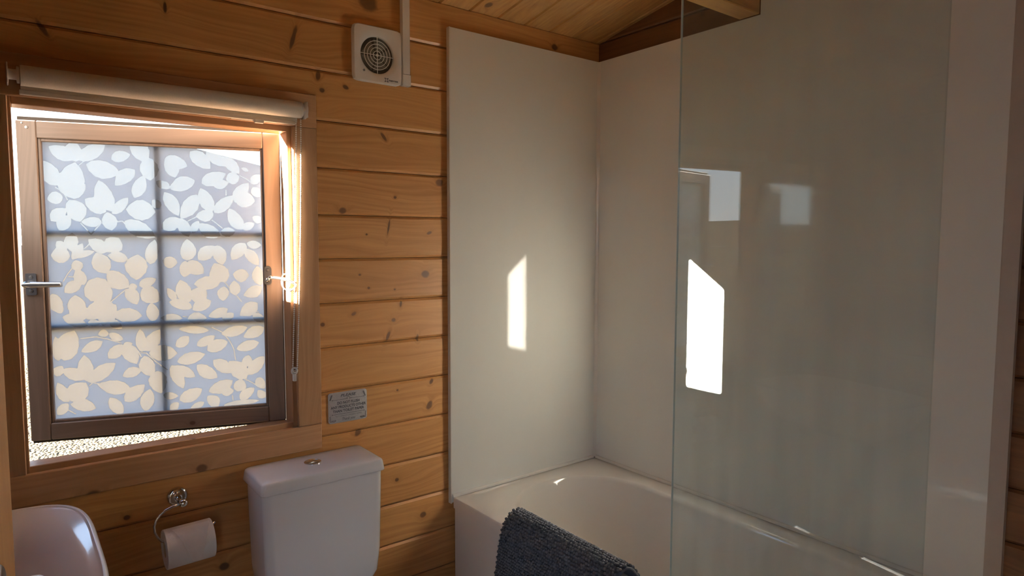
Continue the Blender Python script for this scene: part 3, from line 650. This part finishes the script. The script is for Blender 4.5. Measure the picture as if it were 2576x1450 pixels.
# ================================================================== SIGN
SX0, SX1, SZ0, SZ1 = .7905, .9220, .8545, .9535
sg = thing('toilet_sign', (.856, 0, .904), 'small silver notice plate about toilet paper on pine wall', 'sign')
cx, cz, hx, hz = (SX0+SX1)/2, (SZ0+SZ1)/2, (SX1-SX0)/2, (SZ1-SZ0)/2
bm = bmesh.new()
add_loft(bm, [[(x, y, z) for x, z, _ in rrect(cx, cz, hx-i, hz-i, .009, 0, 8)] for y, i in ((-.0003, 0), (-.0028, 0), (-.0033, .0006))])
shade(obj('plate', bm, M_SIGN, sg))
H, W = SZ1-SZ0, SX1-SX0
def sl(s, frac, size, width, mat=M_INK, **k):
    me = text_mesh(s, size, align='CENTER', **k)
    xs_ = [v.co.x for v in me.vertices]; ys_ = [v.co.y for v in me.vertices]
    w = max(xs_)-min(xs_); mx_ = (max(xs_)+min(xs_))/2; my_ = (max(ys_)+min(ys_))/2
    f = width*W/w
    me.transform(Matrix.Diagonal((f, 1, 1, 1)) @ Matrix.Translation((-mx_, -my_, 0)))
    me.transform(Matrix.Translation((cx+.002, -.0036, SZ1-frac*H)) @ FLIP)
    o = link('lettering', me, mat, sg); return o
sl('PLEASE', .115, .0120, .40, shear=.25, bold=.00022)
sl('DO NOT FLUSH', .355, .0120, .58, bold=.0003)
sl('ANY PRODUCTS OTHER', .485, .0120, .91, bold=.0003)
sl('THAN TOILET PAPER', .615, .0120, .81, bold=.0003)
sl('NOT EVEN FLUSHABLE WIPES', .785, .0062, .68, M_INKG)
sl('Thank you', .905, .0125, .33, M_INK, shear=.3)
bm = bmesh.new()
def line(x0, x1, fr, t=.0005):
    z = SZ1-fr*H; add_box(bm, SX0+x0*W, SX0+x1*W, -.0037, -.0034, z-t, z+t)
line(.10, .44, .245, .0004); line(.58, .92, .245, .0004); line(.10, .92, .715, .0005)
for x, fr in ((.10, .245), (.92, .245), (.10, .715), (.92, .715)):
    add_lathe(bm, [(0, 0), (.0013, 0), (.0013, .0004), (0, .0004)], (SX0+x*W, -.0037, SZ1-fr*H), (0, 1, 0), 10)
obj('rule_lines', bm, M_INK, sg)
bm = bmesh.new()
def curl(px, pz, pts, r=.0007):
    add_tube(bm, [(px+x, -.0035, pz+z) for x, z in pts], r, 5)
for sxn in (-1, 1):
    curl(cx+.002, SZ1-.235*H, [(sxn*x, z) for x, z in ((0, .0065), (.004, .004), (.006, 0), (.0045, -.0025), (.003, 0), (.005, .001), (.009, -.001), (.012, .001))])
    ex = cx+sxn*(hx-.011)
    for q in range(5):                                    # leafy corner flourishes
        t = q/4; curl(ex+sxn*(.005*t), SZ1-.010-.013*t, [(0, 0), (-sxn*.003, .0022), (-sxn*.001, .0038), (sxn*.0015, .0015), (0, -.001)], .0009)
    zb_ = SZ0+.006
    curl(cx+sxn*(hx-.006), zb_, [(0, .019), (sxn*.0014, .016), (0, .010), (sxn*.001, .005), (0, 0), (-sxn*.006, .0005), (-sxn*.012, -.001), (-sxn*.018, .0012)], .0010)
    for q in range(4): curl(cx+sxn*(hx-.009-.004*q), zb_+.002, [(0, 0), (-sxn*.0015, .0022), (-sxn*.0035, .0016), (-sxn*.002, -.0008)], .0010)
obj('ornament', bm, M_INKG, sg)['kind'] = 'stuff'

# ================================================================== SHOWER WALL PANELS
pb = box('shower_wallboard', 1.2430, 1.9640, -.0150, -.0005, .4900, 2.1680, M_PANEL, bev=.0008)
tag(pb, 'narrower cream shower panel on the window wall, left of the corner', 'wall panel')
box('edge_trim', 1.2370, 1.2428, -.0175, -.0005, .4880, 2.1680, M_TRIM, pb, .001)
PY = -1.4255
bm = bmesh.new()
poly = [(-.0160, .4900), (-.0160, 2.1680), (-.7395, 2.1680), (-.7395, zc(-.7395)-.002), (PY, zc(PY)-.002), (PY, .4900)]
add_loft(bm, [[(x, y, z) for y, z in poly] for x in (1.9665, 1.9795)])
pr = tag(obj('shower_wallboard', bm, M_PANEL), 'wide cream shower panel behind the glass screen, right of the corner', 'wall panel')
bm = bmesh.new()
add_loft(bm, [[(1.9640, PY+.002, z), (1.9640, PY-.0005, z), (1.9690, PY-.034, z), (1.9798, PY-.036, z), (1.9798, PY+.002, z)] for z in (.49, zc(PY)-.012)])
obj('edge_trim', bm, M_TRIMD, pr)
t1 = bpy.data.objects
bm = bmesh.new(); add_loft(bm, [[(1.9662, -.0153, z), (1.9555, -.0153, z), (1.9590, -.0180, z), (1.9635, -.0225, z), (1.9662, -.0260, z)] for z in (.5150, 2.166)])
tag(obj('trim_1', bm, M_SEAL), 'upright white corner seal between the two shower panels', kind='structure')

# ================================================================== BATH
BX0, BX1, BY0, BY1, BZ = 1.2445, 1.9645, -1.720, -.0170, .5120
bath = thing('bath', (1.60, -.87, 0), 'white acrylic bath filling the corner under the shower panels', 'bath')
bm = bmesh.new()
cx, cy, hx, hy = (BX0+BX1)/2, (BY0+BY1)/2, (BX1-BX0)/2, (BY1-BY0)/2
n = 12
icx, icy, ihx, ihy = 1.607, -.875, .2760, .7720
def inner(dx, dy0, dy1, r, z):                            # dy0: near end inset, dy1: far (sloping) end inset
    y1, y0 = icy+ihy-dy1, icy-ihy+dy0
    return rrect(icx, (y0+y1)/2, ihx-dx, (y1-y0)/2, r, z, n)
loops = [rrect(cx, cy, hx-.004, hy-.002, .006, BZ-.040, n), rrect(cx, cy, hx, hy, .008, BZ-.038, n), rrect(cx, cy, hx, hy, .008, BZ-.006, n), rrect(cx, cy, hx-.002, hy-.001, .008, BZ-.0015, n), rrect(cx, cy, hx-.006, hy-.004, .008, BZ, n),
         inner(-.0035, -.0035, -.0035, .262, BZ+.0008), inner(0, 0, 0, .260, BZ-.0006), inner(.0045, .0045, .0045, .256, BZ-.0050), inner(.0085, .009, .012, .252, BZ-.014), inner(.018, .02, .045, .245, BZ-.075),
         inner(.036, .045, .14, .235, BZ-.20), inner(.060, .075, .26, .20, BZ-.32), inner(.085, .11, .33, .17, BZ-.375), inner(.13, .18, .42, .12, BZ-.392)]
add_loft(bm, loops, cap0=False)
shade(obj('tub', bm, M_ACR, bath), 50)
box('front_panel', 1.2520, 1.2600, -1.718, -.0175, .001, .4735, M_ACR, bath, .003, 2)
bm = bmesh.new()
add_loft(bm, [[(x, -.0155, .5125), (x, -.0245, .5125), (x, -.0225, .5185), (x, -.0190, .5215), (x, -.0155, .5225)] for x in (1.2445, 1.9555)])
tag(obj('trim_2', bm, M_SEAL), 'white seal along the bath rim under the window wall panel', kind='structure')
bm = bmesh.new()
add_loft(bm, [[(1.9660, y, .5125), (1.9570, y, .5125), (1.9590, y, .5185), (1.9620, y, .5215), (1.9660, y, .5225)] for y in (-1.42, -.0265)])
tag(obj('trim_3', bm, M_SEAL), 'white seal along the bath rim under the wide shower panel', kind='structure')

# ================================================================== GLASS SCREEN
P1, P2 = Vector((1.306, -.943)), Vector((1.250, -1.530))
d = (P2-P1); ang = math.atan2(d.y, d.x); LN = d.length
scr = thing('shower_screen', (P1.x, P1.y, .5135), 'clear frameless glass screen standing on the bath rim', 'shower screen', rz=ang)
box('polished_edge', -.0006, .0006, -.003, .003, .010, 1.56, M_EDGE, scr, local=True)
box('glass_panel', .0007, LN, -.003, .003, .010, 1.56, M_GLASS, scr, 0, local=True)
box('seal_strip', .002, LN-.002, -.005, .005, 0, .0095, M_PLASTC, scr, .001, local=True)

# ================================================================== TOILET
to = thing('toilet', (.707, -.3, 0), 'white close coupled toilet whose cistern stands below the window', 'toilet')
TX0, TX1 = .5290, .8850
tcx, thx = (TX0+TX1)/2, (TX1-TX0)/2
bm = bmesh.new()
add_loft(bm, [rrect(tcx, -.1025, thx-.030, .0800, .03, .400), rrect(tcx, -.1035, thx-.012, .0835, .028, .430), rrect(tcx, -.1045, thx-.005, .0855, .026, .50), rrect(tcx, -.1050, thx-.0005, .0868, .024, .70), rrect(tcx, -.1050, thx, .0870, .024, .7415)])
shade(obj('cistern', bm, M_CER, to), 50)
bm = bmesh.new(); LX = .0065; lcx = tcx-.0015
def lid(i, r, z, n=8): return rrect(lcx, -.1055, thx+LX-i, .0935-i, r, z, n)
add_loft(bm, [lid(.004, .014, .7430), lid(.0008, .015, .7434), lid(0, .015, .7450), lid(.0022, .015, .7600), lid(.0036, .015, .7700), lid(.0052, .015, .7740), lid(.0085, .014, .7768), lid(.0130, .012, .7782), lid(.030, .012, .7796), lid(.055, .01, .7803)])
shade(obj('cistern_lid', bm, M_CER, to), 60)
btn = shade(lathe('flush_button', [(.0245, 0), (.0245, .0025), (.0215, .0042), (.0200, .0034), (.0195, .0026), (0, .0022)], (.6980, -.1050, .7800), (0, 0, 1), M_CHROME, to, 36), 60); btn['label'] = 'round chrome flush button'
bm = bmesh.new(); add_box(bm, -.018, .018, -.0005, .0005, .0022, .0030)
bmesh.ops.transform(bm, matrix=Matrix.Translation((.6980, -.1050, .7800)) @ Matrix.Rotation(.5, 4, 'Z'), verts=bm.verts); obj('button_split', bm, M_DARKM, to)
bm = bmesh.new()
add_loft(bm, [sellipse(.707, -.30, .11, .19, 3, .001), sellipse(.707, -.32, .115, .20, 2.6, .10), sellipse(.707, -.38, .13, .22, 2.5, .22), sellipse(.707, -.405, .165, .255, 2.4, .34), sellipse(.707, -.41, .182, .270, 2.4, .398), sellipse(.707, -.41, .178, .266, 2.4, .404), sellipse(.707, -.43, .13, .20, 2.2, .402), sellipse(.707, -.42, .10, .16, 2, .30), sellipse(.707, -.40, .05, .07, 2, .20)])
shade(obj('pan', bm, M_CER, to), 50)
bm = bmesh.new(); add_loft(bm, [sellipse(.707, -.435, .180, .232, 2.4, .4055), sellipse(.707, -.435, .184, .236, 2.4, .412), sellipse(.707, -.435, .180, .232, 2.4, .424), sellipse(.707, -.435, .12, .16, 2.4, .428)])
shade(obj('seat_lid', bm, M_CER, to), 50)

# ================================================================== BASIN
ba = thing('basin', (-.09, -.36, 0), 'white ceramic basin beside the left wall, nearest the door edge', 'basin')
bcx, bcy, bhx, bhy = -.0950, -.3700, .2330, .3270
def bl_(i, z, ex=4.2): return sellipse(bcx, bcy, bhx-i, bhy-i, ex, z, 96)
bm = bmesh.new()
add_loft(bm, [bl_(.10, .640), bl_(.045, .690), bl_(.014, .745), bl_(.004, .768), bl_(.0005, .782), bl_(0, .790), bl_(.0012, .7955), bl_(.0040, .7990), bl_(.0075, .8000), bl_(.0100, .7994), bl_(.0115, .7978), bl_(.0150, .7962), bl_(.0260, .7930), bl_(.060, .7820, 3.8), bl_(.105, .7560, 3.2), bl_(.145, .712, 2.8), bl_(.185, .682, 2.4), bl_(.215, .676, 2.2)])
shade(obj('bowl', bm, M_CER, ba), 70)
bm = bmesh.new(); add_loft(bm, [rrect(bcx-.02, bcy, .10, .11, .05, .001), rrect(bcx-.02, bcy, .085, .09, .05, .10), rrect(bcx-.02, bcy, .08, .085, .05, .60), rrect(bcx-.02, bcy, .11, .12, .06, .652)])
shade(obj('pedestal', bm, M_CER, ba), 50)

# ================================================================== TOILET ROLL AND HOLDER
hol = thing('toilet_roll_holder', (.352, 0, .7270), 'chrome open ring toilet roll holder on the log wall under the window', 'roll holder')
shade(lathe('wall_rose', [(0, -.0002), (.0265, -.0002), (.0268, .0030), (.0245, .0075), (.0190, .0105), (.0165, .0100), (.0080, .0120), (.0072, .052)], (.3520, -.0005, .7290), (0, -1, 0), M_CHROME, hol, 36), 45)
shade(lathe('end_ball', [(0, -.011), (.0060, -.0105), (.0098, -.006), (.0112, 0), (.0098, .006), (.0060, .0105), (0, .011)], (.3560, -.062, .7285), (1, 0, .2), M_CHROME, hol, 28), 60)
ring = [(.3480, -.062, .7275), (.3300, -.063, .7255), (.3120, -.064, .7200), (.2980, -.065, .7110), (.2880, -.066, .6980), (.2835, -.066, .6840), (.2845, -.066, .6680), (.2905, -.065, .6520), (.3000, -.064, .6385), (.3120, -.063, .6320), (.3400, -.062, .6300), (.3900, -.062, .6330), (.4150, -.062, .6405), (.4340, -.062, .6560)]
tube('ring_bar', ring, .0031, M_CHROME, hol, 10)
RC = Vector((.3650, -.0645, .6145)); RL, RO, RI = .0590, .0520, .0200
roll = thing('toilet_roll', tuple(RC), 'white toilet roll with its end folded to a point, on the ring holder', 'toilet paper')
bm = bmesh.new(); add_lathe(bm, [(RI+.0008, -RL), (RO-.001, -RL), (RO, -RL+.001), (RO, RL-.001), (RO-.001, RL), (RI+.0008, RL), (RI+.0008, -RL)], RC, (1, 0, .02), 48)
shade(obj('paper_roll', bm, M_PAPER, roll), 40)
bm = bmesh.new(); add_lathe(bm, [(RI+.0007, -RL+.0005), (RI+.0007, RL-.0005), (RI-.0008, RL-.0005), (RI-.0008, -RL+.0005), (RI+.0007, -RL+.0005)], RC, (1, 0, .02), 36); shade(obj('cardboard_core', bm, M_CARD, roll), 40)
# folded triangular end lying on the front of the roll (front faces -y)
bm = bmesh.new(); rows = []
K = 10
for k in range(K+1):
    t = k/K; a = math.radians(78 - 108*t)                 # angle above the horizontal front
    half = .0465*(1-t)+.0085*t; rad = RO+.0030+.0030*math.sin(PI*t)+.0050*t*t
    xc = RC.x+.004+.004*t
    rows.append([(xc+s*half, RC.y-rad*math.cos(a), RC.z+rad*math.sin(a)+.02*s*half) for s in (-1, -.33, .33, 1)])
g = [[bm.verts.new(p) for p in r] for r in rows]
for a, b in zip(g, g[1:]):
    for i in range(3): bm.faces.new((a[i], a[i+1], b[i+1], b[i]))
r = bmesh.ops.solidify(bm, geom=list(bm.faces), thickness=-.0014)
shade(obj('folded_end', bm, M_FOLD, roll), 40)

# ================================================================== BATH MAT over the rim
mat_ = thing('bath_mat', (1.28, -.58, .512), 'charcoal bobble bath mat draped over the side of the bath', 'bath mat')
path = [(1.2080, .165), (1.2120, .25), (1.2155, .35), (1.2190, .44), (1.2225, .500), (1.2300, .5340), (1.2440, .5560), (1.2630, .5680), (1.2840, .5700), (1.3040, .5610), (1.3200, .5440), (1.3370, .5200), (1.3520, .480), (1.3640, .430), (1.3780, .360), (1.392, .29)]
def resample(p, step):
    P = [Vector(q) for q in p]
    # Catmull-Rom densify, then even steps
    D = []
    for i in range(len(P)-1):
        a, b, c, e_ = P[max(i-1, 0)], P[i], P[i+1], P[min(i+2, len(P)-1)]
        for k in range(20):
            t = k/20; D.append(.5*((2*b)+(c-a)*t+(2*a-5*b+4*c-e_)*t*t+(3*b-a-3*c+e_)*t**3))
    D.append(P[-1]); out = [D[0]]; acc = 0
    for q, w in zip(D, D[1:]):
        seg = (w-q).length
        while acc+seg >= step:
            q = q+(w-q)*((step-acc)/seg); out.append(q.copy()); seg = (w-q).length; acc = 0
        acc += seg
    return out
pp = resample(path, .0094)
def yr(i):                                                 # the near and far edges flare a little as the mat hangs
    z = pp[i].y; f = max(0, .56-z)
    return -.815+.010*f, -.352+.16*f if pp[i].x < 1.28 else -.352+.02*f
base = bpy.data.meshes.new('ball'); b0 = bmesh.new(); bmesh.ops.create_icosphere(b0, subdivisions=1, radius=1.0)
bv = [v.co.copy() for v in b0.verts]; bf = [[v.index for v in f.verts] for f in b0.faces]; b0.free(); bpy.data.meshes.remove(base)
V, Fc = [], []
rnd = random.Random(3)
for i in range(len(pp)):
    a, b = pp[max(i-1, 0)], pp[min(i+1, len(pp)-1)]; t = (b-a).normalized(); nrm = Vector((-t.y, t.x))
    y0, y1 = yr(i); m = int((y1-y0)/.0098)
    for k in range(m+1):
        y = y0+(y1-y0)*k/m+(.0049 if i % 2 else 0)+rnd.uniform(-.0011, .0011)
        r = rnd.uniform(.0050, .0060); j = rnd.uniform(-.0012, .0012)
        c = Vector((pp[i].x+nrm.x*(-.0005+rnd.uniform(-.001, .001))+t.x*j, y, pp[i].y+nrm.y*(-.0005+rnd.uniform(-.001, .001))+t.y*j))
        q0 = len(V)
        V += [(c.x+v.x*r, c.y+v.y*r*1.08, c.z+v.z*r) for v in bv]; Fc += [[q+q0 for q in f] for f in bf]
me = bpy.data.meshes.new('bobble_pile'); me.from_pydata(V, [], Fc)
pile = link('bobble_pile', me, M_MAT, mat_, True); pile['kind'] = 'stuff'
bm = bmesh.new(); g = []
for i in range(0, len(pp)):
    a, b = pp[max(i-1, 0)], pp[min(i+1, len(pp)-1)]; t = (b-a).normalized(); nrm = Vector((-t.y, t.x)); y0, y1 = yr(i)
    g.append([[bm.verts.new((pp[i].x-nrm.x*o_, y, pp[i].y-nrm.y*o_)) for y in (y0-.004, y1+.004)] for o_ in (.0035, .0085)])
for p, q in zip(g, g[1:]):
    for s in (0, 1): bm.faces.new((p[s][0], q[s][0], q[s][1], p[s][1]))
    for s in (0, 1): bm.faces.new((p[0][s], p[1][s], q[1][s], q[0][s]))
for p in (g[0], g[-1]): bm.faces.new((p[0][0], p[0][1], p[1][1], p[1][0]))
shade(obj('backing', bm, M_HEM, mat_), 40)
hem = []
for i in range(len(pp)):
    a, b = pp[max(i-1, 0)], pp[min(i+1, len(pp)-1)]; t = (b-a).normalized(); nrm = Vector((-t.y, t.x)); hem.append((pp[i].x-nrm.x*.0065, yr(i)[0]-.005, pp[i].y-nrm.y*.0065))
tube('hem', hem, .0036, M_HEM, mat_, 8)

# ================================================================== DOOR standing open at the left
hx_, hy_, fx_, fy_ = -.312, -1.728, -.0035, -.978
dv = Vector((fx_-hx_, fy_-hy_)); dl = dv.length; da = math.atan2(dv.y, dv.x)
door = tag(box('door_1', 0, dl, 0, .040, .008, 1.995, M_DOOR, None, .003, 2), 'pine door standing open at the left edge', kind='structure')
door.location = (hx_, hy_, 0); door.rotation_euler = (0, 0, da)
lathe('handle_rose', [(0, 0), (.025, 0), (.025, .005), (.010, .007), (.0085, .034)], (dl-.062, -.0003, 1.0440), (0, -1, 0), M_STEEL, door, 28, local=True)
bm = bmesh.new(); add_tube(bm, [(dl-.062, -.034, 1.0440), (dl-.062, -.046, 1.0440), (dl-.066, -.052, 1.0440), (dl-.085, -.054, 1.0440), (dl-.170, -.054, 1.0440)], [.0088, .0090, .0090, .0085, .0078], 16)
shade(obj('handle_lever', bm, M_STEEL, door, local=True), 60)

# ================================================================== HALL added beyond the left doorway, its opening sized to bring in fill light
HX0, HX1, HY0, HY1 = -1.75, XL-.063, -2.95, -1.35
hall = tag(box('wall_fill_hall', HX0-.05, HX0, HY0, HY1, -.02, 2.35, M_PLASTER), 'wall of the hall added beyond the doorway for fill light', kind='structure')
box('fill_hall_side', HX0, HX1, HY1, HY1+.05, -.02, 2.35, M_PLASTER, hall)
OX0, OX1, OZ0, OZ1 = HX0+.06, HX1-.06, .03, 2.25
bm = bmesh.new()
for q in ((HX0, OX0, -.02, 2.35), (OX1, HX1, -.02, 2.35), (OX0, OX1, OZ1, 2.35), (OX0, OX1, -.02, OZ0)): add_box(bm, q[0], q[1], HY0-.05, HY0, q[2], q[3])
obj('fill_hall_side', bm, M_PLASTER, hall)
box('fill_hall_ceiling', HX0-.05, HX1, HY0-.05, HY1+.05, 2.351, 2.40, M_PLASTER, hall)
box('fill_hall_floor', HX0-.05, HX1, HY0-.05, HY1+.05, -.07, -.021, M_PLASTER, hall)

# ================================================================== OUTSIDE
bm = bmesh.new()
add_box(bm, -60, 60, -60, 90, -.40, -.25)
ground = tag(obj('ground', bm, M_GRAVEL), 'pale gravel yard outside the window', kind='structure')
# low timber screen, end-on to the wall, added to cut the sun patch
FXX, FTOP = -.450, 1.553
fe = thing('sun_blocking_screen', (FXX, .6, -.25), 'added timber screen outside, left of the window, cutting the sun', 'sun blocker')
nb = 12; h = (FTOP+.25)/nb
for k in range(nb):
    box('blocker_board', FXX-.010, FXX+.010, .105, 1.15, -.249+k*h, -.25+(k+1)*h-.0004, M_BLOCKER, fe, .002)
for y in (.14, .62, 1.11): box('post', FXX-.075, FXX-.0105, y-.035, y+.035, -.249, FTOP-.03, M_BLOCKER, fe, .004)
# evergreens beyond the yard
def conifer(x, y, h, r, label, seed):
    rn = random.Random(seed); t = thing('evergreen_tree', (x, y, -.25), label, 'tree', group=None)
    tube('trunk', [(x, y, -.249), (x, y, h*.5)], [.06, .03], M_BARK, t, 8)
    bm = bmesh.new()
    for k in range(900):
        q = rn.random()**1.4; z = -.1+q*h; rr = r*(1-q)**.8*rn.uniform(.35, 1.05); a = rn.uniform(0, 2*PI)
        c = Vector((x+rr*math.cos(a), y+rr*math.sin(a), z)); s = rn.uniform(.05, .13)*(1.2-q)
        u = Vector((math.cos(a), math.sin(a), rn.uniform(.1, .9))).normalized(); v = Vector((-math.sin(a), math.cos(a), rn.uniform(-.4, .4))).normalized()
        vs = [bm.verts.new(p) for p in (c-v*s*.5, c+u*s*1.6, c+v*s*.5, c-u*s*.3)]; bm.faces.new(vs)
    bmesh.ops.create_cone(bm, cap_ends=True, segments=14, radius1=r*.7, radius2=.02, depth=h*.95, matrix=Matrix.Translation((x, y, -.05+h*.475)))
    obj('foliage', bm, M_LEAFG, t)
conifer(-6.0, 4.7, 2.75, .55, 'pointed evergreen beyond the yard, tallest of the two', 1)
conifer(-7.6, 6.6, 2.25, .80, 'broad evergreen beyond the yard, lower of the two', 2)
